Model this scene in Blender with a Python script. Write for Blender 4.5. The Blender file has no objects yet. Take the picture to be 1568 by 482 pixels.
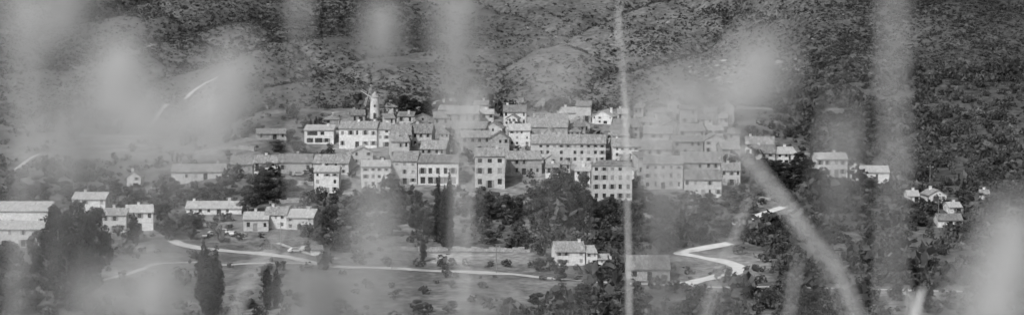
import bpy, math, random
import numpy as np
from mathutils import Vector, Matrix
random.seed(7); rng=np.random.default_rng(7)
S=bpy.context.scene
COL=S.collection
S.view_settings.view_transform='Standard'
try: S.view_settings.look='None'
except Exception: pass
S.view_settings.exposure=0

# ---------------- camera ----------------
LENS=90.0; s=36.0/LENS/1568.0
PITCH=math.atan(-0.07)
fw=np.array([0,math.cos(PITCH),math.sin(PITCH)]); up=np.array([0,-math.sin(PITCH),math.cos(PITCH)]); rt=np.array([1.0,0,0])
cd=bpy.data.cameras.new('camera'); cam=bpy.data.objects.new('camera',cd); COL.objects.link(cam)
cd.lens=LENS; cd.sensor_width=36; cd.sensor_fit='HORIZONTAL'; cd.clip_start=0.05; cd.clip_end=9000
cam.location=(0,0,0); cam.rotation_euler=(math.pi/2+PITCH,0,0)
cd.dof.use_dof=True; cd.dof.focus_distance=62; cd.dof.aperture_fstop=4.6
S.camera=cam
def pdir(u,v): return fw+rt*(u-784)*s+up*(241-v)*s
def proj(x,y,z):
    d=y*fw[1]+z*fw[2]; d=np.maximum(d,1e-3)
    return 784+x/d/s, 241-(y*up[1]+z*up[2])/d/s

# ---------------- noise ----------------
def _h(i,j,seed):
    n=(i*374761393+j*668265263+seed*1442695041)&0xffffffff
    n=((n^(n>>13))*1274126177)&0xffffffff
    n=n^(n>>16)
    return (n&0xffff)/65535.0
def vnoise(x,y,seed=0):
    x=np.asarray(x,float);y=np.asarray(y,float)
    i=np.floor(x).astype(np.int64);j=np.floor(y).astype(np.int64)
    fx=x-i;fy=y-j;fx=fx*fx*(3-2*fx);fy=fy*fy*(3-2*fy)
    a=_h(i,j,seed);b=_h(i+1,j,seed);c=_h(i,j+1,seed);d=_h(i+1,j+1,seed)
    return (a*(1-fx)+b*fx)*(1-fy)+(c*(1-fx)+d*fx)*fy-0.5
def fbm(x,y,seed=0,o=4):
    r=0;a=1
    for k in range(o):
        r=r+a*vnoise(x*2**k,y*2**k,seed+k*17);a*=0.5
    return r
def sst(a,b,x):
    t=np.clip((x-a)/(b-a),0,1);return t*t*(3-2*t)

# ---------------- terrain ----------------
near=[(-300,30),(-20,2.0),(0,-.62),(3,-1.15),(6,-1.75),(30,-6.6),(450,-77),(520,-77),(560,-74.6),(640,-71.5)]
vil=near+[(680,-67.5),(720,-61),(760,-52.5),(800,-45),(835,-41.8),(865,-45),(910,-50),(960,-47.5),(1150,-8),(1400,62),(1800,170),(2600,260),(4500,300)]
lef=near+[(680,-68),(720,-63),(800,-58),(900,-51),(1000,-38),(1150,-8),(1400,62),(1800,170),(2600,260),(4500,300)]
rig=near+[(680,-68),(720,-62),(800,-54),(860,-45),(1000,-20),(1150,22),(1400,95),(1800,200),(2600,280),(4500,300)]
def prof(p,y):
    a,b=zip(*p)
    r=0
    sm=np.where(y>300,12.0,np.where(y>20,3.0,0.3))
    for o,w in ((-1,.25),(0,.5),(1,.25)):
        r=r+w*np.interp(y+o*sm,a,b)
    return r
def gully(x,y):
    a=vnoise((x-.55*y)/60+.3*vnoise(x/40,y/40,92),y/260,91);b=vnoise((x+.35*y)/38+9,y/180,97)
    return np.exp(-(a/.07)**2)+.6*np.exp(-(b/.06)**2)
def hfun(x,y):
    x=np.asarray(x,float);y=np.asarray(y,float)
    wl=sst(-115,-75,x); wr=1-sst(78,125,x)
    V=prof(vil,y);L=prof(lef,y);R=prof(rig,y)
    h=np.where(x<0,L*(1-wl)+V*wl,R*(1-wr)+V*wr)
    m=sst(900,1080,y); m2=sst(60,300,np.abs(y-0)); 
    h=h+m*(26*vnoise(x/170+y/420+3.3,y/300,5)+9*vnoise(x/60+y/120,y/90,9)+4*vnoise(x/26+y/60,y/40,12)-3.5*gully(x,y))
    h=h+m2*(0.9*fbm(x/26,y/26,21,3)+0.25*vnoise(x/5,y/5,33)*m2+m*.7*vnoise(x/9,y/9,44))
    h=h+0.05*vnoise(x/1.5,y/1.5,3)
    return h
def spaced(segs):
    r=[]
    for a,b,st in segs: r+=list(np.arange(a,b,st))
    return np.array(r)
ys=spaced([(-300,-20,20),(-20,0,2),(0,10,.5),(10,60,2.5),(60,520,10),(520,900,1.6),(900,1350,2.6),(1350,1800,12),(1800,4501,90)])
xs=np.concatenate([-spaced([(260,700,12),(700,3001,100)])[::-1],spaced([(-260,260,2)]),spaced([(260,700,12),(700,3001,100)])])
X,Y=np.meshgrid(xs,ys); Z=hfun(X,Y)
def H(x,y):
    x=np.asarray(x,float);y=np.asarray(y,float)
    i=np.clip(np.searchsorted(xs,x)-1,0,len(xs)-2);j=np.clip(np.searchsorted(ys,y)-1,0,len(ys)-2)
    fx=(x-xs[i])/(xs[i+1]-xs[i]);fy=(y-ys[j])/(ys[j+1]-ys[j])
    return (Z[j,i]*(1-fx)+Z[j,i+1]*fx)*(1-fy)+(Z[j+1,i]*(1-fx)+Z[j+1,i+1]*fx)*fy
def ground(u,v,y0=500):
    d=pdir(u,v); t=np.arange(y0,1700,0.4)/d[1]
    px=d[0]*t;py=d[1]*t;pz=d[2]*t
    k=np.nonzero(pz<=H(px,py))[0]
    k=k[0] if len(k) else len(t)-1
    return np.array([px[k],py[k],float(H(px[k],py[k]))])

# ---------------- materials ----------------
def mat(name,c0,c1,scale=1.0,rough=.9,detail=6,bump=0,attr=None,fine=None,transl=0,vec='Object',spec=.2,stretch=None,fr=(.6,1.4)):
    m=bpy.data.materials.new(name);m.use_nodes=True;nt=m.node_tree;N=nt.nodes;L=nt.links
    b=N['Principled BSDF'];b.inputs['Roughness'].default_value=rough;b.inputs['Specular IOR Level'].default_value=spec
    tc=N.new('ShaderNodeTexCoord');v=tc.outputs[vec]
    if stretch:
        mp=N.new('ShaderNodeMapping');mp.inputs['Scale'].default_value=stretch;L.new(v,mp.inputs['Vector']);v=mp.outputs[0]
    n=N.new('ShaderNodeTexNoise');n.inputs['Scale'].default_value=scale;n.inputs['Detail'].default_value=detail;n.inputs['Roughness'].default_value=.65
    L.new(v,n.inputs['Vector'])
    r=N.new('ShaderNodeMapRange');r.inputs['From Min'].default_value=.32;r.inputs['From Max'].default_value=.68
    r.inputs['To Min'].default_value=c0;r.inputs['To Max'].default_value=c1;L.new(n.outputs['Fac'],r.inputs['Value']);out=r.outputs[0]
    if attr:
        a=N.new('ShaderNodeAttribute');a.attribute_name=attr
        mu=N.new('ShaderNodeMath');mu.operation='MULTIPLY';L.new(a.outputs['Fac'],mu.inputs[0]);L.new(out,mu.inputs[1]);out=mu.outputs[0]
    if fine:
        n2=N.new('ShaderNodeTexNoise');n2.inputs['Scale'].default_value=fine;n2.inputs['Detail'].default_value=4;L.new(v,n2.inputs['Vector'])
        r2=N.new('ShaderNodeMapRange');r2.inputs['From Min'].default_value=.35;r2.inputs['From Max'].default_value=.65;r2.inputs['To Min'].default_value=fr[0];r2.inputs['To Max'].default_value=fr[1]
        L.new(n2.outputs['Fac'],r2.inputs['Value'])
        mu=N.new('ShaderNodeMath');mu.operation='MULTIPLY';L.new(r2.outputs[0],mu.inputs[0]);L.new(out,mu.inputs[1]);out=mu.outputs[0]
    cc=N.new('ShaderNodeCombineColor')
    for k in range(3): L.new(out,cc.inputs[k])
    L.new(cc.outputs[0],b.inputs['Base Color'])
    if bump:
        bp=N.new('ShaderNodeBump');bp.inputs['Strength'].default_value=1;bp.inputs['Distance'].default_value=bump
        L.new(n.outputs['Fac'],bp.inputs['Height']);L.new(bp.outputs[0],b.inputs['Normal'])
    if transl:
        t=N.new('ShaderNodeBsdfTranslucent');L.new(cc.outputs[0],t.inputs['Color'])
        mx=N.new('ShaderNodeMixShader');mx.inputs[0].default_value=transl
        L.new(b.outputs[0],mx.inputs[1]);L.new(t.outputs[0],mx.inputs[2]);L.new(mx.outputs[0],N['Material Output'].inputs[0])
    return m
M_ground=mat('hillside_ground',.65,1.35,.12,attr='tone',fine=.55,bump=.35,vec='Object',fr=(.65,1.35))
M_road=mat('road_gravel',.28,.42,.5)
M_road2=mat('road_pale_gravel',.42,.58,.5)
M_leaf=mat('foliage_dark',.045,.09,.5,transl=.4,attr='tone')
M_scrub=mat('scrub_foliage',.055,.085,.05,transl=.4,attr='tone')
M_bark=mat('bark',.08,.16,3)
M_rock=mat('limestone',.2,.34,.6,bump=.2)
F1=(.82,1.14)
W=[mat('plaster_white',.44,.64,.35,fine=2,fr=F1),mat('plaster_pale',.32,.48,.35,fine=2,fr=F1),mat('plaster_mid',.23,.36,.35,fine=2,fr=F1),mat('stone_wall_rubble',.2,.34,1.2,fine=3,fr=(.7,1.2))]
RS=(3,.6,1)
RF=[mat('roof_tile',.14,.3,.5,fine=1.6,stretch=RS,fr=(.7,1.3)),mat('roof_tile_old',.1,.21,.5,fine=1.6,stretch=RS,fr=(.7,1.3)),mat('roof_tile_light',.25,.4,.5,fine=1.6,stretch=RS,fr=(.8,1.2)),mat('roof_tile_weathered',.16,.24,.5,fine=1.6,stretch=RS,fr=(.6,1.3))]
M_glass=mat('window_dark',.03,.06,1,rough=.25,spec=.5)
M_shut=mat('shutter_paint',.14,.32,.8)
M_trim=mat('trim_white',.6,.7,1)
M_wood=mat('weathered_wood',.12,.22,2)
M_car=[mat('car_paint_white',.5,.6,1,rough=.3,spec=.5),mat('car_paint_dark',.05,.07,1,rough=.3,spec=.5),mat('car_paint_silver',.3,.35,1,rough=.3,spec=.5)]
M_tyre=mat('tyre_rubber',.02,.03,4)
M_straw=mat('dry_grass',.66,.84,30,transl=.45,rough=.8)
M_straw2=mat('green_grass',.09,.16,30,transl=.3,rough=.7)

# ---------------- mesh builder ----------------
class MB:
    def __init__(s): s.v=[];s.f=[]
    def face(s,pts):
        k=len(s.v);s.v+= [tuple(map(float,p)) for p in pts];s.f.append(tuple(range(k,k+len(pts))))
    def box(s,x0,x1,y0,y1,z0,z1):
        p=[(x0,y0,z0),(x1,y0,z0),(x1,y1,z0),(x0,y1,z0),(x0,y0,z1),(x1,y0,z1),(x1,y1,z1),(x0,y1,z1)]
        k=len(s.v);s.v+=p;s.f+=[tuple(k+i for i in q) for q in ((0,3,2,1),(4,5,6,7),(0,1,5,4),(1,2,6,5),(2,3,7,6),(3,0,4,7))]
    def prism(s,poly,x0,x1,axis='x'):
        n=len(poly);k=len(s.v)
        for xx in (x0,x1):
            for a,b in poly: s.v.append((xx,a,b) if axis=='x' else (a,xx,b))
        s.f.append(tuple(k+i for i in range(n))[::-1]);s.f.append(tuple(k+n+i for i in range(n)))
        for i in range(n): j=(i+1)%n;s.f.append((k+i,k+j,k+n+j,k+n+i))
    def cone(s,p0,p1,r0,r1,n=8,cap=True):
        p0=Vector(p0);p1=Vector(p1);d=(p1-p0).normalized();a=d.orthogonal().normalized();b=d.cross(a);k=len(s.v)
        for p,r in((p0,r0),(p1,r1)):
            for i in range(n):
                t=2*math.pi*i/n;s.v.append(tuple(p+(a*math.cos(t)+b*math.sin(t))*r))
        for i in range(n): j=(i+1)%n;s.f.append((k+i,k+j,k+n+j,k+n+i))
        if cap: s.f.append(tuple(k+i for i in range(n))[::-1]);s.f.append(tuple(k+n+i for i in range(n)))
    def obj(s,name,m,parent=None,loc=None,rot=0):
        me=bpy.data.meshes.new(name);me.from_pydata(s.v,[],s.f);me.materials.append(m)
        o=bpy.data.objects.new(name,me);COL.objects.link(o)
        if parent: o.parent=parent
        if loc is not None:o.location=loc
        o.rotation_euler[2]=rot
        return o
def empty(name,loc,rot=0):
    o=bpy.data.objects.new(name,None);COL.objects.link(o);o.location=loc;o.rotation_euler[2]=rot;o.empty_display_size=1;return o

def npmesh(name,V,Q,mats,tone=None,matidx=None,smooth=False):
    me=bpy.data.meshes.new(name);n=len(V);k=Q.shape[1]
    me.vertices.add(n);me.vertices.foreach_set('co',np.asarray(V,np.float32).ravel())
    me.loops.add(Q.size);me.loops.foreach_set('vertex_index',Q.ravel().astype(np.int32))
    me.polygons.add(len(Q));me.polygons.foreach_set('loop_start',np.arange(0,Q.size,k,dtype=np.int32))
    try: me.polygons.foreach_set('loop_total',np.full(len(Q),k,np.int32))
    except Exception: pass
    for m in mats: me.materials.append(m)
    if matidx is not None: me.polygons.foreach_set('material_index',matidx.astype(np.int32))
    if tone is not None:
        a=me.attributes.new('tone','FLOAT','POINT');a.data.foreach_set('value',np.asarray(tone,np.float32))
    me.update(calc_edges=True)
    if smooth: me.polygons.foreach_set('use_smooth',np.ones(len(Q),bool))
    return me
def link(name,me,loc=(0,0,0),rot=0,sc=(1,1,1)):
    o=bpy.data.objects.new(name,me);COL.objects.link(o);o.location=loc;o.rotation_euler[2]=rot;o.scale=sc;return o

# ---------------- terrain mesh ----------------
U,Vv=proj(X,Y,Z)
tone=np.full(X.shape,.08)
mtn=sst(880,960,Y)
pat=fbm(X/45+Y/200,Y/70,61,4)
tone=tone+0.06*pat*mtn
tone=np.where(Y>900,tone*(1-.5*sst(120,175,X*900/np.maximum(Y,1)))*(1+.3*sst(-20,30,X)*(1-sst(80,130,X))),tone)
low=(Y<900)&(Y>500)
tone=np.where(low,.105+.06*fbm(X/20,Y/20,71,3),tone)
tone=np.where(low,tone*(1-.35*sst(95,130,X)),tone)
def reg(u0,u1,v0,v1,val,soft=6):
    global tone
    wgt=sst(u0-soft,u0+soft,U)*(1-sst(u1-soft,u1+soft,U))*sst(v0-2,v0+2,Vv)*(1-sst(v1-2,v1+2,Vv))*low
    tone=tone*(1-wgt)+val*wgt
reg(655,812,387,403,.22,2)
reg(430,650,378,402,.14)
reg(380,840,412,476,.12,10)
reg(170,380,375,480,.11)
reg(1030,1180,385,432,.15)
reg(1150,1568,443,452,.17,4)
reg(60,400,205,245,.17)
reg(500,1110,170,300,.17,20)
tone=tone*np.where(low,1+.5*fbm(X/9,Y/16,72,3)+.25*vnoise(X/40,Y/3.5,73),1)
tone=np.maximum(tone,.03)
idx=np.arange(X.size).reshape(X.shape)
Q=np.stack([idx[:-1,:-1],idx[:-1,1:],idx[1:,1:],idx[1:,:-1]],-1).reshape(-1,4)
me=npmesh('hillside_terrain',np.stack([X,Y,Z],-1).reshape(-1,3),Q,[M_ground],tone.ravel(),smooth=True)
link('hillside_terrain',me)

# ---------------- roads ----------------
road_pts=[]
def road(name,px,width,m=M_road,lift=.12):
    P=np.array([ground(u,v)[:2] for u,v in px])
    out=[]
    Pe=np.vstack([2*P[0]-P[1],P,2*P[-1]-P[-2]])
    for i in range(1,len(Pe)-2):
        n=max(2,int(np.linalg.norm(Pe[i+1]-Pe[i])/1.0))
        for k in range(n):
            t=k/n;a,b,c,d=Pe[i-1:i+3]
            out.append(.5*((2*b)+(-a+c)*t+(2*a-5*b+4*c-d)*t*t+(-a+3*b-3*c+d)*t**3))
    C=np.array(out);road_pts.append(C)
    T=np.gradient(C,axis=0);T/=np.linalg.norm(T,axis=1)[:,None]+1e-9;Nn=np.stack([-T[:,1],T[:,0]],1)
    offs=np.linspace(-.5,.5,6);w=width*(1+.35*fbm(np.arange(len(C))/6,np.zeros(len(C)),3,3))
    G=C[:,None,:]+Nn[:,None,:]*(offs[None,:,None]*w[:,None,None])
    z=H(G[...,0],G[...,1])+lift
    V=np.concatenate([G,z[...,None]],-1);I=np.arange(V.shape[0]*6).reshape(-1,6)
    Q=np.stack([I[:-1,:-1],I[:-1,1:],I[1:,1:],I[1:,:-1]],-1).reshape(-1,4)
    link(name,npmesh(name,V.reshape(-1,3),Q,[m],smooth=True))
road('road',[(262,368),(285,376),(330,383),(400,389),(450,396),(500,406),(600,411),(700,416),(780,420),(850,427),(960,434),(1040,437)],3.2)
road('road',[(150,432),(200,418),(245,404),(300,402),(345,406),(430,403),(500,406)],2.0)
road('road',[(1200,317),(1160,331),(1118,345)],2.8,M_road2)
road('road',[(1118,373),(1080,380),(1042,388),(1075,395),(1115,403),(1132,411),(1125,419),(1095,425),(1066,431),(1045,437)],4.0,M_road2,.16)
road('road',[(1052,438),(1150,440),(1300,442),(1450,446),(1600,449)],1.8)
road('footpath',[(425,372),(470,388),(520,398)],1.6)
road('footpath',[(226,196),(240,180),(256,160)],1.4,M_road2)
road('footpath',[(284,152),(305,134),(334,118)],1.4,M_road2)
road('footpath',[(20,262),(45,244),(62,236)],1.5)
road('road',[(530,262),(552,246),(560,236),(552,224)],2.6)
RP=np.vstack(road_pts)

# ---------------- houses ----------------
foot=[]
def wall_holes(mb,gl,sh,org,ax,nrm,Wd,z0,z1,holes,rnd,shut=True):
    ax=Vector(ax);nrm=Vector(nrm);org=Vector(org)
    def P(x,z,o=0): return org+ax*x+nrm*o+Vector((0,0,z))
    xsn=sorted(set([0,Wd]+[a for h in holes for a in h[:2]]));zsn=sorted(set([z0,z1]+[a for h in holes for a in h[2:4]]))
    for i in range(len(xsn)-1):
        for j in range(len(zsn)-1):
            cx=(xsn[i]+xsn[i+1])/2;cz=(zsn[j]+zsn[j+1])/2
            if any(h[0]<cx<h[1] and h[2]<cz<h[3] for h in holes): continue
            mb.face([P(xsn[i],zsn[j]),P(xsn[i+1],zsn[j]),P(xsn[i+1],zsn[j+1]),P(xsn[i],zsn[j+1])])
    for a,b,c,d in holes:
        D=-.28
        mb.face([P(a,c),P(a,c,D),P(a,d,D),P(a,d)]);mb.face([P(b,c),P(b,d),P(b,d,D),P(b,c,D)])
        mb.face([P(a,d),P(a,d,D),P(b,d,D),P(b,d)]);mb.face([P(a,c),P(b,c),P(b,c,D),P(a,c,D)])
        gl.face([P(a,c,D+.02),P(b,c,D+.02),P(b,d,D+.02),P(a,d,D+.02)])
        if shut and (b-a)<1.6:
            r=rnd.random();w=(b-a)*.48
            def bx(x0,x1,o0,o1):
                q=[P(x0,c,o0),P(x1,c,o0),P(x1,c,o1),P(x0,c,o1),P(x0,d,o0),P(x1,d,o0),P(x1,d,o1),P(x0,d,o1)]
                for f in((0,1,5,4),(1,2,6,5),(2,3,7,6),(3,0,4,7),(4,5,6,7)): sh.face([q[t] for t in f])
            if r<.4: bx(a-w-.03,a-.03,.02,.07);bx(b+.03,b+w+.03,.02,.07)
            elif r<.65: bx(a+.02,b-.02,-.1,-.04)
def holes_for(Wd,Ht,floors,cols,rnd,door=False,skip=.12,ww=1.0,hh=1.45,jit=.25):
    hs=[];fh=Ht/floors
    hh=min(hh,fh*.52);ww=min(ww,Wd/max(cols,1)*.42)
    off=[rnd.uniform(-jit,jit) for _ in range(cols)]
    for f in range(floors):
        for c in range(cols):
            if rnd.random()<skip: continue
            cx=Wd*(c+.5)/cols+off[c]
            wj=ww*rnd.choice([1,1,.85,.7] if jit else [1])
            h2=hh*(.7 if (f==floors-1 and floors>2) else 1)*rnd.choice([1,1,.85] if jit else [1])
            z=fh*f+fh*.34
            if f==0 and door and c==cols//2: hs.append((cx-.6,cx+.6,.05,min(2.2,fh*.8)));continue
            hs.append((cx-wj/2,cx+wj/2,z,z+h2))
    return hs
def house(name,u0,u1,ve,vb,rise=1.7,floors=2,cols=3,yaw=0,depth=9,wm=0,rm=0,roof='gable',skip=.2,shut=True,ww=.9,hh=1.3,door=True,chim=1,side=2,basement=4.0,custom=None,jit=.25):
    rnd=random.Random(int(u0*31+vb*7))
    g=ground((u0+u1)/2,vb);dd=g[1]
    w=(u1-u0)*s*dd; Ht=(vb-ve)*s*dd
    if yaw==0:
        yaw=rnd.uniform(-9,9)
        if rnd.random()<.35: rm=rnd.choice([0,1,3,3])
        if rnd.random()<.25 and wm: wm=rnd.choice([1,2,3])
        if roof=='gable' and w<9 and rnd.random()<.3: roof=rnd.choice(['front','hip','shed'])
        rise*=rnd.uniform(.8,1.2)
    depth*=rnd.uniform(.85,1.2)
    yw=math.radians(yaw)
    w=max(2.5,w/(abs(math.cos(yw))+.0)-abs(math.sin(yw))*depth*.5)
    e=empty(name,tuple(g),yw)
    foot.append((g[0]+math.sin(-yw)*depth/2,g[1]+math.cos(yw)*depth/2,max(w,depth)*.5+1.0, w/2+1.2, depth/2+1.2,yw))
    wl=MB();gl=MB();sh=MB();rf=MB();tr=MB()
    x0=-w/2;x1=w/2;B=-basement
    fr=custom(w,Ht) if custom else holes_for(w,Ht,floors,cols,rnd,door,skip,ww,hh,jit)
    wall_holes(wl,gl,sh,(x0,0,0),(1,0,0),(0,-1,0),w,B,Ht,fr,rnd,shut)
    sd=holes_for(depth,Ht,floors,side,rnd,False,.4)if side else []
    wall_holes(wl,gl,sh,(x1,0,0),(0,1,0),(1,0,0),depth,B,Ht,sd,rnd,shut)
    sd=holes_for(depth,Ht,floors,side,rnd,False,.4)if side else []
    wall_holes(wl,gl,sh,(x0,depth,0),(0,-1,0),(-1,0,0),depth,B,Ht,sd,rnd,shut)
    wl.face([(x1,depth,B),(x0,depth,B),(x0,depth,Ht),(x1,depth,Ht)])
    o=.35;t=.22;r=rise
    if roof=='gable':
        m=depth/2;sl=r/m
        rf.prism([(-o,Ht-o*sl+.05),(m,Ht+r+.05),(depth+o,Ht-o*sl+.05),(depth+o,Ht-o*sl-t+.05),(m,Ht+r-t+.05),(-o,Ht-o*sl-t+.05)],x0-o*.5,x1+o*.5)
        for xx in(x0,x1): wl.face([(xx,0,Ht),(xx,depth,Ht),(xx,m,Ht+r-.1)])
    elif roof=='shed':
        sl=r/depth
        rf.prism([(-o,Ht-o*sl+.05),(depth+o,Ht+r+o*sl+.05),(depth+o,Ht+r+o*sl-t+.05),(-o,Ht-o*sl-t+.05)],x0-o*.5,x1+o*.5)
        for xx in(x0,x1): wl.face([(xx,0,Ht),(xx,depth,Ht),(xx,depth,Ht+r-.1)])
        wl.face([(x1,depth,Ht),(x0,depth,Ht),(x0,depth,Ht+r-.1),(x1,depth,Ht+r-.1)])
    elif roof=='front':
        m=0;sl=r/(w/2)
        rf.prism([(x0-o,Ht-o*sl+.05),(0,Ht+r+.05),(x1+o,Ht-o*sl+.05),(x1+o,Ht-o*sl-t+.05),(0,Ht+r-t+.05),(x0-o,Ht-o*sl-t+.05)],-o*.6,depth+o*.6,'y')
        for yy in(0,depth): wl.face([(x0,yy,Ht),(x1,yy,Ht),(0,yy,Ht+r-.1)])
    elif roof=='hip':
        q=min(w,depth)/2
        A=[(x0-o,-o,Ht),(x1+o,-o,Ht),(x1+o,depth+o,Ht),(x0-o,depth+o,Ht)]
        if w>=depth: R0=(x0-o+q,depth/2,Ht+r);R1=(x1+o-q,depth/2,Ht+r)
        else: R0=(-.05,q,Ht+r);R1=(.05,depth-q,Ht+r)
        rf.face([A[0],A[1],R1,R0]);rf.face([A[1],A[2],R1]);rf.face([A[2],A[3],R0,R1]);rf.face([A[3],A[0],R0])
        rf.face([(p[0],p[1],Ht-.02) for p in A[::-1]])
        tr.box(x0-o+.05,x1+o-.05,-o+.05,depth+o-.05,Ht-.22,Ht-.04)
    for k in range(chim):
        cx=rnd.uniform(x0+.8,x1-.8) if w>3 else 0;cy=depth*rnd.uniform(.45,.8)
        zt=Ht+r+.5
        wl.box(cx-.35,cx+.35,cy-.3,cy+.3,Ht,zt);tr.box(cx-.42,cx+.42,cy-.37,cy+.37,zt,zt+.12)
    wl.obj('walls',W[wm],e)
    if gl.f: gl.obj('windows',M_glass,e)
    if sh.f: sh.obj('shutters',M_shut,e)
    if rf.f: rf.obj('roof',RF[rm],e)
    if tr.f: tr.obj('trim',W[1],e)
    return e,g,w,Ht
VH='village_house'
house('farm_building',-14,74,322,352,1.6,1,4,.1,10,0,2,'shed',chim=0)
house('farm_building',-14,66,350,378,1.2,2,4,.1,9,1,2,'shed',chim=0)
house('farmhouse',109,163,304,330,1.5,2,4,-6,8,0,2)
house('farmhouse',157,194,328,357,1.4,2,3,0,8,1,0)
house('farmhouse',192,236,324,354,1.6,2,3,8,8,0,2)
house('farmhouse',262,350,262,277,1.8,1,6,3,9,1,0,chim=2)
house('farmhouse',194,216,270,288,1.4,2,2,0,7,1,0)
house(VH,352,388,251,268,2,1,3,0,10,2,1)
house(VH,388,425,249,266,1.8,2,3,.1,9,0,0,ww=1.3)
house(VH,426,478,248,266,2,1,4,.1,10,2,1)
house(VH,478,535,249,268,2,2,4,-4,10,1,0)
house('farmhouse',284,370,318,328,1.5,1,6,.5,9,0,2,chim=2)
house('farmhouse',372,412,335,354,1.5,1,3,3,9,1,2)
house('farmhouse',404,440,328,350,1.7,2,3,-5,8,0,0)
house('farmhouse',436,482,332,352,1.8,2,3,-8,10,1,2,chim=1)
house('garden_shed',476,495,381,391,.8,1,1,6,4,0,1,chim=0,side=0,basement=1)
house(VH,481,519,262,296,1.2,3,3,.1,9,0,2,ww=.9)
def terraces(w,H_): return [(w*.08,w*.3,H_*.1,H_*.42),(w*.36,w*.62,H_*.1,H_*.42),(w*.7,w*.82,H_*.12,H_*.4),(w*.1,w*.45,H_*.6,H_*.88),(w*.55,w*.68,H_*.62,H_*.86)]
house(VH,466,511,199,221,.9,2,3,.1,9,0,2,'shed',custom=terraces)
house(VH,518,578,196,228,1.8,2,5,-5,10,0,0,chim=2)
house(VH,576,597,197,225,1.6,3,2,.1,9,0,0)
house(VH,598,630,206,232,2.2,2,3,0,10,2,0)
house(VH,630,662,203,226,2.2,2,3,0,9,1,1)
house(VH,598,628,216,244,1.8,2,3,0,8,1,0)
house(VH,642,684,227,250,2.0,2,4,0,9,2,0)
house(VH,553,599,254,288,1.4,3,4,5,9,0,2)
house(VH,599,640,246,283,2.2,3,3,0,9,1,0)
def arc(w,H_):
    r=[]
    for i in range(5): 
        a=w*(.06+i*.19);r.append((a,a+w*.12,H_*.08,H_*.36));r.append((a+.1,a+w*.1,H_*.5,H_*.75))
    return r
house(VH,640,702,248,284,1.8,3,4,.1,9,0,1,custom=arc)
house(VH,540,572,232,252,1.5,2,3,0,8,1,0)
house(VH,536,560,176,190,1.3,1,2,0,7,3,1)
house(VH,498,520,182,194,1.2,1,2,0,7,2,1)
house(VH,392,440,204,214,1.4,1,4,0,8,2,0,chim=0)
house(VH,632,664,180,194,1.4,2,3,0,8,3,0)
house(VH,640,662,170,182,1.2,1,2,0,7,2,1)
house(VH,735,756,174,194,1.2,2,2,.1,7,0,2)
house(VH,771,806,171,193,1.8,2,4,.1,9,0,1)
house(VH,806,838,186,200,1.6,1,3,0,10,2,0)
house(VH,836,872,184,198,1.8,2,3,4,10,1,0)
house(VH,862,906,172,184,1.4,1,4,8,9,0,2)
house(VH,904,940,178,190,1.8,2,4,-14,9,0,2,'front')
house(VH,872,905,190,204,1.8,1,3,0,9,1,0)
house(VH,806,870,194,212,2.2,1,5,0,10,2,0,chim=2)
house(VH,738,770,196,212,1.6,2,3,0,9,1,0,'front')
house(VH,779,812,199,224,1.6,3,4,.1,9,0,2)
house(VH,700,745,196,214,1.8,2,4,0,9,2,0)
house(VH,706,752,210,234,1.8,2,4,0,9,1,0)
house(VH,750,780,212,234,1.6,2,3,0,9,2,1)
house('apartment_building',812,928,219,250,2.2,3,11,-2,12,1,0,chim=3,skip=.05,ww=.9,hh=1.2,jit=0)
house('apartment_building',727,773,238,288,1.9,3,3,.1,11,1,0,ww=1.2,hh=1.8,skip=0,jit=0)
house(VH,774,831,243,268,2.2,2,5,0,10,2,0,chim=2)
house(VH,930,962,200,222,1.8,2,3,0,9,1,0)
house(VH,940,980,194,212,2.0,2,3,0,9,2,1)
house(VH,938,981,224,252,1.8,3,4,3,10,0,0)
house('apartment_building',907,968,252,308,1.0,4,5,.1,12,1,1,'hip',skip=0,ww=1.0,hh=1.5,chim=2,jit=0)
house(VH,968,1012,187,203,1.8,2,4,0,9,1,0)
house(VH,984,1030,204,226,2,2,4,-5,9,1,0)
house(VH,1012,1048,192,210,1.8,2,3,0,9,2,1,'front')
house(VH,1040,1080,200,222,1.8,2,4,5,9,1,0)
house(VH,1030,1078,216,238,1.8,2,4,0,9,2,0)
house(VH,1078,1112,214,236,1.8,2,3,0,9,1,1)
house(VH,976,1028,228,252,1.8,2,4,0,10,1,0)
house(VH,985,1046,250,290,2.2,3,5,0,10,1,0,skip=.05)
house(VH,1040,1104,248,274,2.2,2,5,0,10,2,0)
house(VH,1046,1106,274,302,2,2,5,0,10,1,1)
house(VH,1104,1135,228,250,1.8,2,3,6,9,2,0)
house(VH,1105,1134,260,284,1.8,2,3,0,9,1,0)
house(VH,1140,1186,220,236,1.9,2,4,-6,9,0,0)
house(VH,1150,1188,234,252,1.9,2,3,-6,9,1,1)
house(VH,1178,1222,235,252,1.6,2,4,8,9,0,2)
house('farmhouse',1250,1298,243,271,1.5,2,4,2,9,0,2)
house('farmhouse',1302,1362,263,279,1.5,1,5,-2,9,0,2,ww=1.5)
house('farmhouse',1390,1408,299,310,1,1,2,0,7,0,2)
house('farmhouse',1421,1451,298,310,1.3,1,3,0,8,0,0)
house('farmhouse',1436,1474,336,348,1.2,1,3,0,8,0,0)
house('farmhouse',1500,1516,296,305,1,1,2,0,6,0,2)
house('farmhouse',1452,1474,316,328,1,1,2,0,6,0,2)
house('farmhouse',1378,1400,325,333,1,1,2,0,6,0,0)
house('farmhouse',849,897,384,406,2.0,2,4,5,9,0,0,chim=1)
house('farmhouse',897,915,386,406,1.0,2,2,5,7,0,2,'shed',chim=0)
house('garage',915,938,396,405,.5,1,2,5,6,0,2,'shed',chim=0,basement=1.5)
house('barn',961,1026,411,430,2.6,1,3,.1,11,3,1,chim=0,ww=2,hh=2.4,shut=False)
e,g,w,Ht=house('church',684,733,174,206,2.0,2,4,.1,12,3,0,chim=0,ww=.8,hh=2.4,shut=False,side=3)
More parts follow.
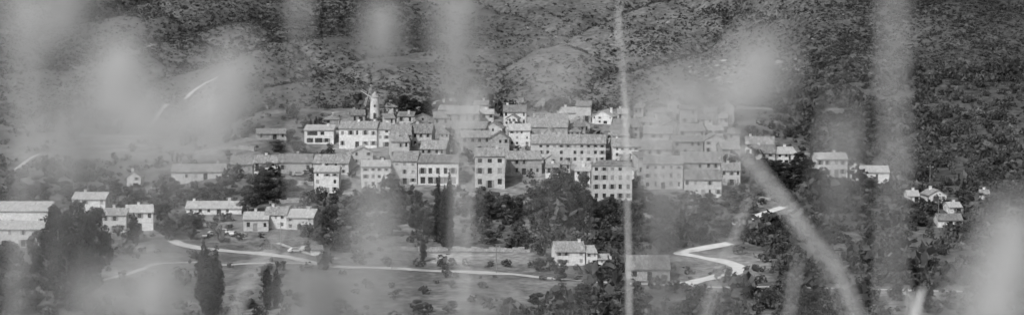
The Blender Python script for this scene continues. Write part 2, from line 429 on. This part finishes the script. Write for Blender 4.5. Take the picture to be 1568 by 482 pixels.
house('stone_house',664,690,180,206,1.4,2,2,4,9,3,3,'shed',chim=0,ww=.8)
# small annexes and back-street houses filling the gaps between the big ones
def free(x,y,hw,hd):
    for cx,cy,r,w2,d2,yw in foot:
        dx=x-cx;dy=y-cy;lx=dx*math.cos(yw)+dy*math.sin(yw);ly=-dx*math.sin(yw)+dy*math.cos(yw)
        if abs(lx)<w2-1.2+hw+.2 and abs(ly)<d2-1.2+hd+.2: return False
    return True
rr=random.Random(5);cnt=0
for _ in range(900):
    if cnt>=34: break
    u=rr.uniform(590,1125);v=rr.uniform(184,285)
    if v>215+ (u-600)*.12 and u<820: continue
    wpx=rr.uniform(15,27);g=ground(u,v);dp=rr.uniform(4.5,6.5)
    if not free(g[0],g[1]+dp/2,wpx*s*g[1]/2+.6,dp/2+.6): continue
    if any(abs(g[0]-p[0])<3 and abs(g[1]-p[1])<3 for p in RP[::4]): continue
    hp=rr.uniform(16,28);house(VH,u-wpx/2,u+wpx/2,v-hp,v,rr.uniform(.9,1.4),2,2,rr.uniform(-14,14),dp,rr.choice([0,1,1,2,3]),rr.choice([0,1,2,3]),rr.choice(['gable','shed','front','hip']),chim=rr.choice([0,1]),side=1);cnt+=1
print('infill',cnt)

def wall(name,px,h,th=.6,m=W[3],jag=.3):
    P=[ground(u,v) for u,v in px];mb=MB()
    for a,b in zip(P[:-1],P[1:]):
        d=b-a;L=np.linalg.norm(d[:2]);n=max(1,int(L/1.5));t=d[:2]/L;nn=np.array([-t[1],t[0]])*th/2
        for k in range(n):
            p=a[:2]+d[:2]*k/n;q=a[:2]+d[:2]*(k+1)/n
            zb=min(float(H(*p)),float(H(*q)))-1.5;z1=float(H(*p))+h+random.uniform(-jag,jag);z2=z1+random.uniform(-.15,.15)
            c=[p-nn,q-nn,q+nn,p+nn]
            bt=[(x,y,zb) for x,y in c];tp=[(c[0][0],c[0][1],z1),(c[1][0],c[1][1],z2),(c[2][0],c[2][1],z2),(c[3][0],c[3][1],z1)]
            mb.face(tp)
            for i in range(4): j=(i+1)%4;mb.face([bt[i],bt[j],tp[j],tp[i]])
    mb.obj(name,m)
wall('castle_wall',[(752,166),(775,164),(800,163),(832,166)],2.6,.9,jag=.8)
wall('castle_wall',[(655,172),(690,166),(730,164)],2.6,.9,jag=.6)
for a in ([(416,300),(470,298)],[(412,312),(476,309)],[(420,322),(478,320)],[(540,300),(600,303)],[(1110,300),(1180,306)],[(440,284),(480,284)],[(990,308),(1080,312)],[(700,300),(770,302)],
          [(640,384),(812,386)],[(300,236),(390,232)],[(100,214),(260,210)],[(80,228),(250,226)],[(560,330),(620,332)],[(900,330),(1000,334)],[(535,235),(560,236)]):
    wall('terrace_wall',a,1.0,.6)

# windmill
g=ground(574,181);e=empty('windmill',tuple(g))
mb=MB();mb.cone((0,0,-2),(0,0,6.6),1.75,1.3,20);mb.obj('tower',W[0],e)
mb=MB();mb.cone((0,0,6.6),(0,0,8.3),1.55,.12,20);mb.obj('cap',RF[2],e)
mb=MB();mb.box(-.4,.4,-1.83,-1.4,-.3,1.7);mb.box(-.25,.25,-1.62,-1.2,3.6,4.3);mb.obj('door_and_window',M_glass,e)
mb=MB();mb.cone((-1,-1,7.1),(-2.0,-2.0,7.3),.16,.13,8)
hub=Vector((-2.0,-2.0,7.3));ax=Vector((.7071,-.7071,0));upv=Vector((0,0,1))
for k in range(4):
    a=math.radians(20+90*k);d=ax*math.sin(a)+upv*math.cos(a);q=ax*math.cos(a)-upv*math.sin(a)
    mb.cone(hub,hub+d*3.7,.11,.08,6)
    mb.cone(hub+d*1+q*.7,hub+d*3.6+q*.7,.06,.06,5)
    for i in range(7):
        p=hub+d*(1+i*.43);mb.cone(p-q*.1,p+q*.75,.04,.04,4)
mb.obj('sails',W[1],e)

# ---------------- trees ----------------
def leafcloud(C,R,n,size,flat=1.0,seed=0):
    r=np.random.default_rng(seed);C=np.asarray(C,float);R=np.asarray(R,float)
    k=r.choice(len(C),n,p=(R**2/np.sum(R**2)))
    d=r.normal(size=(n,3));d/=np.linalg.norm(d,axis=1)[:,None]
    rad=r.uniform(.55,1.08,n)**.7
    P=C[k]+d*(R[k]*rad)[:,None]*np.array([1,1,flat])
    nrm=d+r.normal(size=(n,3))*.4;nrm/=np.linalg.norm(nrm,axis=1)[:,None]
    a=np.cross(nrm,r.normal(size=(n,3)));a/=np.linalg.norm(a,axis=1)[:,None];b=np.cross(nrm,a)
    sz=(size*r.uniform(.6,1.4,n))[:,None]
    V=np.stack([P-a*sz,P-b*sz*.6,P+a*sz,P+b*sz*.6],1).reshape(-1,3)
    Q=np.arange(4*n).reshape(-1,4)
    ctone=r.uniform(.7,1.35,len(C))[k]*r.uniform(.75,1.3,n)
    return V,Q,np.repeat(ctone,4)
def wood(mb_segs):
    mb=MB()
    for p0,p1,r0,r1 in mb_segs: mb.cone(p0,p1,r0,r1,6,False)
    return np.array(mb.v),np.array(mb.f)
def treemesh(name,segs,C,R,n,size,flat,seed,tm=1.0):
    V1,Q1=wood(segs);V2,Q2,t2=leafcloud(C,R,n,size,flat,seed)
    V=np.vstack([V1,V2]);Q=np.vstack([Q1,Q2+len(V1)])
    mi=np.concatenate([np.zeros(len(Q1)),np.ones(len(Q2))]);t=np.concatenate([np.ones(len(V1)),t2*tm])
    return npmesh(name,V,Q,[M_bark,M_leaf],t,mi)
def broad(seed):
    r=random.Random(seed);segs=[((0,0,-.5),(.1,.1,3),.3,.2)];C=[];R=[]
    for i in range(26):
        a=r.uniform(0,6.28);z=r.uniform(1.8,8.6);m=3.1*math.sqrt(max(.05,1-((z-4.8)/4.6)**2))*r.uniform(.35,1)
        c=(m*math.cos(a),m*math.sin(a),z);C.append(c);R.append(r.uniform(.7,1.4))
        if i<9: segs.append(((.1,.1,r.uniform(2,4)),c,.12,.03))
    segs.append(((.1,.1,3),(0,0,8),.2,.05));C.append((0,0,8.6));R.append(1.2)
    return treemesh('broadleaf_tree',segs,C,R,4600,.2,.85,seed,r.uniform(.9,1.7))
def cypress(seed):
    r=random.Random(seed);segs=[((0,0,-.5),(0,0,9),.16,.03)];C=[];R=[]
    for i in range(34):
        t=i/33;z=.5+t*9;m=(.95*math.sin(math.pi*min(1,(t*.82+.18)))**.7)*r.uniform(.75,1.1)
        a=r.uniform(0,6.28);C.append((m*.3*math.cos(a),m*.3*math.sin(a),z));R.append(max(.12,m*.75))
        if i%4==0: segs.append(((0,0,z-.4),C[-1],.05,.02))
    return treemesh('cypress_tree',segs,C,R,3400,.14,1.5,seed,.55)
def pine(seed):
    r=random.Random(seed);segs=[((0,0,-.5),(.3,0,8.5),.3,.08)];C=[];R=[]
    for i in range(30):
        a=r.uniform(0,6.28);z=r.uniform(1.6,9.2);m=r.uniform(.4,1)*3.2*(1-((z-4)/6)**2)
        c=(m*math.cos(a),m*math.sin(a),z);C.append(c);R.append(r.uniform(.8,1.4));segs.append(((.2,0,z-.9),c,.09,.03))
    return treemesh('pine_tree',segs,C,R,4800,.2,.6,seed,.45)
def olive(seed):
    r=random.Random(seed);segs=[((0,0,-.4),(.1,.1,3.2),.4,.25)];C=[];R=[]
    for i in range(9):
        a=r.uniform(0,6.28);m=r.uniform(.8,2.8);c=(m*math.cos(a),m*math.sin(a),r.uniform(3.5,7.5));C.append(c);R.append(r.uniform(1.1,1.9));segs.append(((.1,.1,2.8),c,.16,.05))
    return treemesh('olive_tree',segs,C,R,1500,.24,.8,seed,1.9)
T={'broadleaf_tree':[broad(i) for i in(1,2,3,4,5,6,7,8)],'cypress_tree':[cypress(i) for i in(11,12,13)],'pine_tree':[pine(i) for i in(21,22,23,24)],'olive_tree':[olive(i) for i in(31,32,33)]}
WID={'broadleaf_tree':8.2,'cypress_tree':1.9,'pine_tree':7.6,'olive_tree':7.5}
def tree(kind,u,vb,hp,wp,g=None):
    if g is None: g=ground(u,vb)
    k=s*g[1];h=hp*k/10;w=wp*k/WID[kind]
    o=link(kind,random.choice(T[kind]),(g[0],g[1],g[2]-.1),random.uniform(0,6.28),(w,w,h));return o
B='broadleaf_tree';Cy='cypress_tree';Pi='pine_tree';Ol='olive_tree'
for k in [
 (Pi,88,440,130,60),(Pi,120,455,158,74),(Pi,146,440,130,55),(Pi,104,474,120,74),(Pi,130,476,100,60),(B,58,400,50,44),(Pi,72,460,110,50),
 (B,18,440,75,60),(B,30,478,70,70),(B,55,474,60,60),(Pi,8,420,56,50),(B,-4,470,90,70),(B,10,482,60,60),
 (Cy,312,480,122,28),(Cy,332,478,112,28),(Cy,322,484,100,36),(Cy,410,474,75,20),(Cy,424,470,66,18),(Cy,205,372,50,22),
 (Cy,672,372,112,20),(Cy,688,384,130,20),(Cy,681,378,100,22),(Cy,886,368,36,11),(Cy,648,400,40,12),
 (B,862,342,92,58),(B,893,326,66,44),(B,840,325,56,44),(B,905,345,40,38),(B,820,345,46,42),
 (B,745,335,42,44),(B,775,338,44,44),(B,722,345,40,40),(B,800,330,36,40),
 (B,638,350,62,43),(B,612,342,50,43),(B,660,360,42,43),(B,600,360,36,44),
 (B,505,360,50,42),(B,540,352,44,42),(B,525,385,42,38),(B,495,378,34,36),(Ol,502,407,24,22),
 (B,398,312,46,56),(B,425,305,36,46),(B,380,326,40,40),(B,445,298,26,40),(B,402,292,32,50),
 (B,930,335,36,46),(Ol,960,330,28,40),(B,1010,330,34,44),(B,1050,322,30,40),(B,1085,325,32,44),(B,1120,318,30,44),
 (Ol,1133,298,22,22),(Ol,1160,300,24,24),(Pi,1190,282,40,50),(Pi,1215,290,40,46),(Pi,1170,270,30,40),(Pi,1225,262,30,36),(Pi,1236,276,34,36),
 (Cy,1203,250,16,5),(Cy,1209,251,19,5),(Cy,1214,250,15,5),(Cy,264,247,14,4),(Cy,271,248,18,5),(Cy,277,249,13,4),
 (Cy,560,182,20,7),(Cy,552,186,16,7),(Pi,600,186,42,34),(Pi,616,190,46,40),(Pi,636,190,40,40),(Pi,652,184,32,30),(Pi,592,191,22,20),(Cy,484,198,22,8),(Cy,476,200,20,7),(B,492,200,22,24),(Pi,468,206,22,26),
 (B,690,218,24,22),(B,697,240,28,18),(B,448,222,26,34),(B,460,236,22,32),(B,425,232,20,34),
 (B,858,430,36,28),(B,842,414,24,24),(B,930,425,28,34),(B,908,428,26,30),(B,826,416,22,28),
 (B,1180,472,34,40),(B,1110,478,34,36),(B,890,470,40,44),(B,950,482,40,60),(B,780,482,30,40),(B,825,475,30,40),(B,1050,482,26,50),
 (B,1330,300,30,40),(B,1385,330,30,40),(B,1480,318,30,40),(B,1520,340,34,44),(B,1405,345,26,36),(B,1290,300,30,40),(B,1545,315,34,44),(B,1465,364,22,36),
 (B,245,330,36,44),(B,270,310,36,44),(B,320,306,30,44),(B,345,300,30,40),(B,215,318,30,36),(B,170,300,30,44),(B,100,300,26,36),(B,35,310,34,46),(B,60,296,30,46),
 (B,258,368,34,40),(B,290,352,28,40),(Ol,235,470,26,30),(B,1070,372,30,44),(B,1100,362,30,40),(B,1000,372,34,44),(B,960,380,34,50),(B,800,372,24,40),(B,750,372,22,36),
 (B,840,168,14,22),(B,1290,236,20,30),(B,1320,250,20,30),(B,990,482,36,44),(B,1240,482,44,50),
 (Ol,560,440,18,22),(Ol,605,455,16,22),(Ol,690,440,16,20),(Ol,740,465,20,26),(B,460,470,26,34),(B,520,478,24,34),(B,640,478,22,34),(B,380,470,30,34),(Ol,430,430,15,20),(Ol,270,440,18,22),(B,200,455,34,36),(B,690,480,22,34)]:
    tree(*k)

# ---------------- scattered vegetation ----------------
def near_house(x,y,m=0):
    bad=np.zeros(x.shape,bool)
    for cx,cy,r,hw,hd,yw in foot:
        dx=x-cx;dy=y-cy;lx=dx*math.cos(yw)+dy*math.sin(yw);ly=-dx*math.sin(yw)+dy*math.cos(yw)
        bad|=(np.abs(lx)<hw+m)&(np.abs(ly)<hd+m)
    return bad
def near_road(x,y,m=3.4):
    bad=np.zeros(x.shape,bool)
    for k in range(0,len(RP),3):
        p=RP[k];bad|=((x-p[0])**2+(y-p[1])**2)<m*m
    return bad
def inr(u,v,u0,u1,v0,v1): return (u>u0)&(u<u1)&(v>v0)&(v<v1)
def scatter(name,x,y,sx,sz,n,size,m,tmin,tmax,seed):
    r=np.random.default_rng(seed);TV=[]
    for q in range(8):
        rr=random.Random(seed+q);C=[(rr.uniform(-.45,.45),rr.uniform(-.45,.45),rr.uniform(.2,.7)) for _ in range(4)]
        V,Q_,t=leafcloud(C,[.5]*4,n,size,.8,seed+q);TV.append((V,t))
    z=H(x,y);ang=r.uniform(0,6.28,len(x));kk=r.integers(0,8,len(x));VV=[];TT=[]
    for q in range(8):
        i=np.nonzero(kk==q)[0]
        if not len(i): continue
        V,t=TV[q];c=np.cos(ang[i])[:,None];sn=np.sin(ang[i])[:,None]
        vx=(V[None,:,0]*c-V[None,:,1]*sn)*sx[i][:,None]+x[i][:,None]
        vy=(V[None,:,0]*sn+V[None,:,1]*c)*sx[i][:,None]+y[i][:,None]
        vz=V[None,:,2]*sz[i][:,None]+z[i][:,None]
        VV.append(np.stack([vx,vy,vz],-1).reshape(-1,3));TT.append((t[None,:]*r.uniform(tmin,tmax,len(i))[:,None]).ravel())
    V=np.vstack(VV);link(name,npmesh(name,V,np.arange(len(V)).reshape(-1,4),[m],np.concatenate(TT)))
n=150000;x=rng.uniform(-330,330,n);y=rng.uniform(905,1330,n);z=H(x,y);u,v=proj(x,y,z);gy=gully(x,y)
den=.42+.85*fbm(x/45+y/140,y/50,77,4)+.5*sst(1160,1300,u)-.2*(sst(760,860,u)*(1-sst(1050,1150,u)))+.1*(u<500)+.35*gy
keep=(rng.uniform(0,1,n)<den)&(u>-100)&(u<1670)&(v>-40)&~near_road(x,y,2)
x=x[keep];y=y[keep];gy=gy[keep];m_=len(x);sx=rng.lognormal(-.3,.38,m_)*1.0*(1+.5*gy)
scatter('mountain_scrub',x,y,sx,sx*rng.uniform(.45,.8,m_),12,.36,M_scrub,.7,1.35,101)
n=38000;x=rng.uniform(-260,260,n);y=rng.uniform(530,930,n);z=H(x,y);u,v=proj(x,y,z)
den=.34+.9*fbm(x/18,y/22,88,3)
den=np.where((v>292)&(v<372),den+.42,den)
den=np.where(inr(u,v,820,1420,320,385)|inr(u,v,1180,1700,60,440)|inr(u,v,760,1600,440,500),den+.5,den)
den=np.where(inr(u,v,500,1135,165,300),den*.5+.05,den)
for q in ((420,850,412,480),(170,400,368,480),(430,650,374,404),(60,400,204,246),(1030,1150,380,436),(300,480,352,372)):
    den=np.where(inr(u,v,*q),.07+.35*np.maximum(0,fbm(x/14,y/14,89,2)),den)
den=np.where(inr(u,v,645,818,384,405),.0,den)
keep=(rng.uniform(0,1,n)<den*.6)&(u>-120)&(u<1700)&~near_road(x,y,2.8)&~near_house(x,y,.8)
x=x[keep];y=y[keep];m_=len(x);sx=rng.lognormal(.15,.5,m_)*1.2
scatter('undergrowth_bushes',x,y,sx,sx*rng.uniform(.8,1.3,m_),48,.22,M_leaf,.7,2.0,202)
n=2600;x=rng.uniform(-250,250,n);y=rng.uniform(535,900,n);z=H(x,y);u,v=proj(x,y,z)
den=np.where((v>300)&(v<372),.4,.12)
den=np.where(inr(u,v,1180,1600,200,440),.6,den);den=np.where(inr(u,v,760,1600,440,500),.4,den)
for q in ((640,822,380,406),(380,850,400,482),(170,400,355,482),(430,650,374,404),(60,520,330,372),(1030,1150,360,440),(1100,1210,312,352),(500,1140,150,300),(60,400,204,246),(110,240,296,375),(835,1040,380,470),(900,1140,300,330)):
    den=np.where(inr(u,v,*q),.01,den)
keep=(rng.uniform(0,1,n)<den*.6)&~near_road(x,y,6)&~near_house(x,y,4)
x=x[keep];y=y[keep];m_=len(x);sx=rng.uniform(2.0,3.8,m_)
scatter('woodland_trees',x,y,sx,sx*rng.uniform(1.0,1.5,m_),520,.09,M_leaf,.7,1.8,303)

def rocks(name,x,y,sz,seed):
    r=np.random.default_rng(seed);import bmesh
    bm=bmesh.new();bmesh.ops.create_icosphere(bm,subdivisions=2,radius=1)
    v0=np.array([q.co[:] for q in bm.verts]);f0=np.array([[w_.index for w_ in f.verts] for f in bm.faces]);bm.free()
    VV=[];FF=[]
    for k in range(len(x)):
        V=v0*(1+.7*vnoise(v0[:,0:1]*1.7+k*3.1,v0[:,1:2]*1.7+v0[:,2:3]*1.3,seed))*sz[k]*np.array([1.3,.8,.6])
        a=r.uniform(0,6.28);R_=np.array([[math.cos(a),-math.sin(a),0],[math.sin(a),math.cos(a),0],[0,0,1]])
        V=V@R_.T+np.array([x[k],y[k],float(H(x[k],y[k]))-.1*sz[k]]);FF.append(f0+k*len(v0));VV.append(V)
    link(name,npmesh(name,np.vstack(VV),np.vstack(FF),[M_rock]))
def rockarea(name,u0,u1,v0,v1,n,sc,seed):
    r=np.random.default_rng(seed);P=[]
    for _ in range(n): P.append(ground(r.uniform(u0,u1),r.uniform(v0,v1),840))
    P=np.array(P);rocks(name,P[:,0],P[:,1],r.lognormal(0,.4,n)*sc,seed)
rockarea('rock_outcrop',1130,1226,192,210,150,.8,1)
rockarea('rock_outcrop',1055,1225,90,160,240,.55,2)
rockarea('rock_outcrop',205,260,66,74,22,.45,4)
rockarea('rock_outcrop',0,1568,0,150,90,.3,5)

def car(u,v,rot,ci):
    g=ground(u,v);e=empty('parked_car',(g[0],g[1],g[2]+.1),math.radians(rot));e.scale=(.85,.85,.85)
    mb=MB();mb.prism([(-2.1,.35),(2.1,.35),(2.12,.75),(1.2,.92),(-1.95,.98),(-2.12,.7)],-.83,.83,'y');
    mb.prism([(1.2,.91),(.55,1.4),(-1.2,1.45),(-1.85,.96)],-.7,.7,'y');mb.obj('body',M_car[ci],e)
    mb=MB()
    for sy in(-1,1): mb.prism([(1.0,.95),(.5,1.34),(-1.15,1.38),(-1.6,1.0)],sy*.7,sy*.715,'y')
    mb.face([(1.16,-.6,.96),(1.16,.6,.96),(.6,.6,1.39),(.6,-.6,1.39)]);mb.obj('windows',M_glass,e)
    mb=MB()
    for wx in(-1.3,1.35):
        for sy in(-.86,.66): mb.cone((wx,sy,.32),(wx,sy+.2,.32),.33,.33,14)
    mb.obj('wheels',M_tyre,e)
for c in((327,361,35,2),(345,358,-30,0),(357,361,80,2),(452,387,30,0),(468,384,60,2),(457,270,15,2),(890,429,10,1),(904,430,5,2),(1044,440,50,0),(560,270,50,2),(316,364,80,1)): car(*c)
for u,v,h in((112,300,8),(1437,346,7),(1424,290,7),(430,380,7),(166,318,7),(600,412,7),(760,418,7)):
    g=ground(u,v);e=empty('utility_pole',tuple(g));mb=MB();mb.cone((0,0,-.5),(0,0,h),.14,.09,8);mb.box(-.9,.9,-.06,.06,h-.7,h-.55);mb.obj('pole',M_wood,e)
    mb=MB()
    for xx in (-.8,0,.8): mb.cone((xx,0,h-.55),(xx,0,h-.35),.05,.04,6)
    mb.obj('insulators',M_trim,e)

# ---------------- foreground wild grass ----------------
GV=[];GF=[];GM=[]
def add(V,F,mi):
    k=len(GV);GV.extend([tuple(map(float,p)) for p in V]);GF.extend([tuple(k+i for i in f) for f in F]);GM.extend([mi]*len(F))
def curve(P,n=14):
    P=[np.array(p,float) for p in P];P=[2*P[0]-P[1]]+P+[2*P[-1]-P[-2]];o=[]
    for i in range(1,len(P)-2):
        for k in range(n):
            t=k/n;a,b,c,d=P[i-1:i+3];o.append(.5*((2*b)+(-a+c)*t+(2*a-5*b+4*c-d)*t*t+(-a+3*b-3*c+d)*t**3))
    o.append(P[-2]);return np.array(o)
def wp(u,v,d): return pdir(u,v)*d
def path(pts,d):
    P=[wp(u,v,d) for u,v in pts]
    last=P[-1];prev=P[-2];dr=(last-prev);dr/=np.linalg.norm(dr)
    gz=float(H(last[0],last[1]))
    step=(last[2]-gz)
    if step>0.02:
        P.append(np.array([last[0]+dr[0]*step*.35,last[1],last[2]-step*.5]));x2=last[0]+dr[0]*step*.5;P.append(np.array([x2,last[1],float(H(x2,last[1]))-.02]))
    return curve(P)
def stem(C,r0,r1,mi):
    n=5;V=[];F=[]
    for i,p in enumerate(C):
        r=r0+(r1-r0)*i/(len(C)-1)
        for k in range(n): a=2*math.pi*k/n;V.append(p+np.array([math.cos(a)*r,math.sin(a)*r,0]))
    for i in range(len(C)-1):
        for k in range(n): q=(k+1)%n;F.append((i*n+k,i*n+q,(i+1)*n+q,(i+1)*n+k))
    add(V,F,mi)
def blade(C,w,mi,tip=.25):
    V=[];F=[];N_=len(C)
    for i,p in enumerate(C):
        t=i/(N_-1);ww=w*min(1,.15+t/tip)*.5
        T_=C[min(i+1,N_-1)]-C[max(i-1,0)];sd=np.cross(T_,[0,1,0]);sd/=np.linalg.norm(sd)+1e-9
        V+=[p-sd*ww,p+np.array([0,ww*.5,0]),p+sd*ww]
    for i in range(N_-1): 
        for k in(0,1):F.append((3*i+k,3*i+k+1,3*i+4+k,3*i+3+k))
    add(V,F,mi)
def head(c,ln,wd,mi,ang=0,n=260,hair=.0011):
    ax=np.array([math.sin(ang),.1,math.cos(ang)]);V=[];F=[]
    for i in range(n):
        t=rng.uniform(-.5,.5);d=rng.normal(size=3);d/=np.linalg.norm(d)
        rr=wd*.5*math.sqrt(max(.05,1-(2*t)**2*.85));p0=c+ax*t*ln*.9;p1=p0+d*rr*rng.uniform(.7,1.2)+ax*ln*.12
        sd=np.cross(p1-p0,rng.normal(size=3));sd/=np.linalg.norm(sd)+1e-9;sd*=hair
        k=len(V);V+=[p0-sd,p0+sd,p1+sd*.5,p1-sd*.5];F.append((k,k+1,k+2,k+3))
    add(V,F,mi)
def stalk(u,v,d,ln,wd,ub,n=300,mi=0,ang=0,stemw=.0006,hair=.0011):
    c=wp(u,v,d);head(c,ln,wd,mi,ang,n,hair)
    lp=ln/s/d*.4
    C=path([(u-math.sin(ang)*lp,v+lp*math.cos(ang)),((u*2+ub)/3,v+(500-v)*.4+10),(ub,max(v+60,520))],d);stem(C,stemw*.7,stemw*1.3,mi)
for a in [(180,138,.95,.030,.027,150,480),(200,185,.85,.018,.02,200,170),(105,218,.75,.014,.034,110,130),(250,205,.75,.012,.034,250,100),(352,158,.95,.030,.026,340,440),(310,205,.8,.014,.028,300,110),(60,60,.8,.03,.02,50,70),
 (585,58,1.25,.028,.019,575,580),(700,65,1.05,.036,.018,712,560),(702,145,1.05,.034,.014,712,330),(706,215,.95,.03,.011,712,140),(110,14,1.05,.028,.024,90,430),(35,130,1.0,.045,.010,25,120),
 (460,10,1.4,.038,.008,470,190),(1165,128,.95,.024,.028,1060,300),(1100,170,.85,.014,.022,1110,110),(1055,140,.85,.012,.022,1110,80),(1290,250,1.0,.04,.012,1285,140),(1290,320,1.0,.03,.010,1285,60),(1370,30,1.2,.045,.009,1366,110),(1366,120,1.2,.05,.009,1360,90),(1370,225,1.2,.05,.009,1360,60),
 (575,340,.85,.04,.014,570,100),(575,420,.8,.04,.015,570,120),(235,450,.85,.02,.026,240,210),(485,482,.85,.024,.026,485,560),(1555,400,.9,.035,.022,1570,250),(1530,450,.85,.02,.026,1540,160),(1030,240,.85,.05,.012,1020,110),(148,462,.85,.014,.014,140,130),
 (1510,482,.7,.012,.022,1500,140),(755,478,.9,.02,.009,770,120),(20,20,.9,.03,.012,10,100),(850,140,.7,.02,.014,860,35),(990,200,.8,.03,.014,1000,60)]:
    stalk(*a)
for pts,d,w,mi in [([(990,95),(1060,160),(1150,245),(1240,360),(1315,482)],2.5,.0046,0),([(1010,110),(1075,172),(1158,262),(1235,365),(1300,482)],2.1,.0022,0),([(445,325),(410,385),(360,482)],2.6,.005,0),
 ([(946,4),(953,120),(960,300),(964,482)],5.6,.0042,0),([(957,60),(959,200),(962,482)],5.2,.0025,0),([(962,140),(985,230),(1003,345),(1010,482)],2.4,.005,1),([(1160,270),(1130,350),(1080,482)],3.6,.003,0),
 ([(1282,-10),(1260,150),(1200,482)],3.2,.0028,1),([(1390,452),(1394,482)],4.4,.006,0),([(1414,442),(1403,482)],4.4,.007,0),([(1406,458),(1400,482)],4.2,.008,0),
 ([(655,250),(648,350),(646,482)],2.2,.005,1),([(758,96),(735,150),(712,230),(700,482)],1.8,.0045,0),([(1020,160),(1015,300),(1018,482)],1.5,.004,1),
 ([(1300,60),(1275,250),(1240,482)],1.3,.003,1),([(466,-10),(460,80),(450,300),(455,482)],1.8,.0015,0),([(25,60),(40,200),(30,482)],1.4,.002,0),([(1225,390),(1208,482)],3.0,.003,0)]:
    blade(path(pts,d),w,mi)
head(wp(947,42,5.5),.09,.012,0,n=160)
for _ in range(1600):
    bx=rng.uniform(-2.5,2.5);by=rng.uniform(.3,6);bz=float(H(bx,by));hh=rng.uniform(.12,.34);lx,ly=rng.normal(size=2)*.08
    blade(curve([(bx+lx,by+ly,bz+hh),(bx+lx*.4,by+ly*.4,bz+hh*.6),(bx,by,bz-.02)],3),.005,int(rng.uniform()<.5),.6)
me=bpy.data.meshes.new('wild_grass');me.from_pydata(GV,[],GF);me.materials.append(M_straw);me.materials.append(M_straw2)
me.polygons.foreach_set('material_index',np.array(GM,np.int32));link('wild_grass',me)

# ---------------- light ----------------
EL=math.radians(44);AZ=math.radians(35)
sd=Vector((-math.sin(AZ)*math.cos(EL),-math.cos(AZ)*math.cos(EL),math.sin(EL)))
sl=bpy.data.lights.new('sun','SUN');sl.energy=2.9;sl.angle=math.radians(1.0);sl.color=(1,1,1)
so=bpy.data.objects.new('sun',sl);COL.objects.link(so);so.rotation_euler=sd.to_track_quat('Z','Y').to_euler();so.location=(0,0,300)
w=bpy.data.worlds.new('World');S.world=w;w.use_nodes=True;nt=w.node_tree;bg=nt.nodes['Background']
sk=nt.nodes.new('ShaderNodeTexSky');sk.sky_type='NISHITA';sk.sun_disc=False;sk.sun_elevation=EL;sk.sun_rotation=math.pi+AZ;sk.dust_density=4
bw=nt.nodes.new('ShaderNodeRGBToBW');nt.links.new(sk.outputs[0],bw.inputs[0]);nt.links.new(bw.outputs[0],bg.inputs[0]);bg.inputs[1].default_value=.15
print('VERTS',sum(len(m.vertices) for m in bpy.data.meshes))
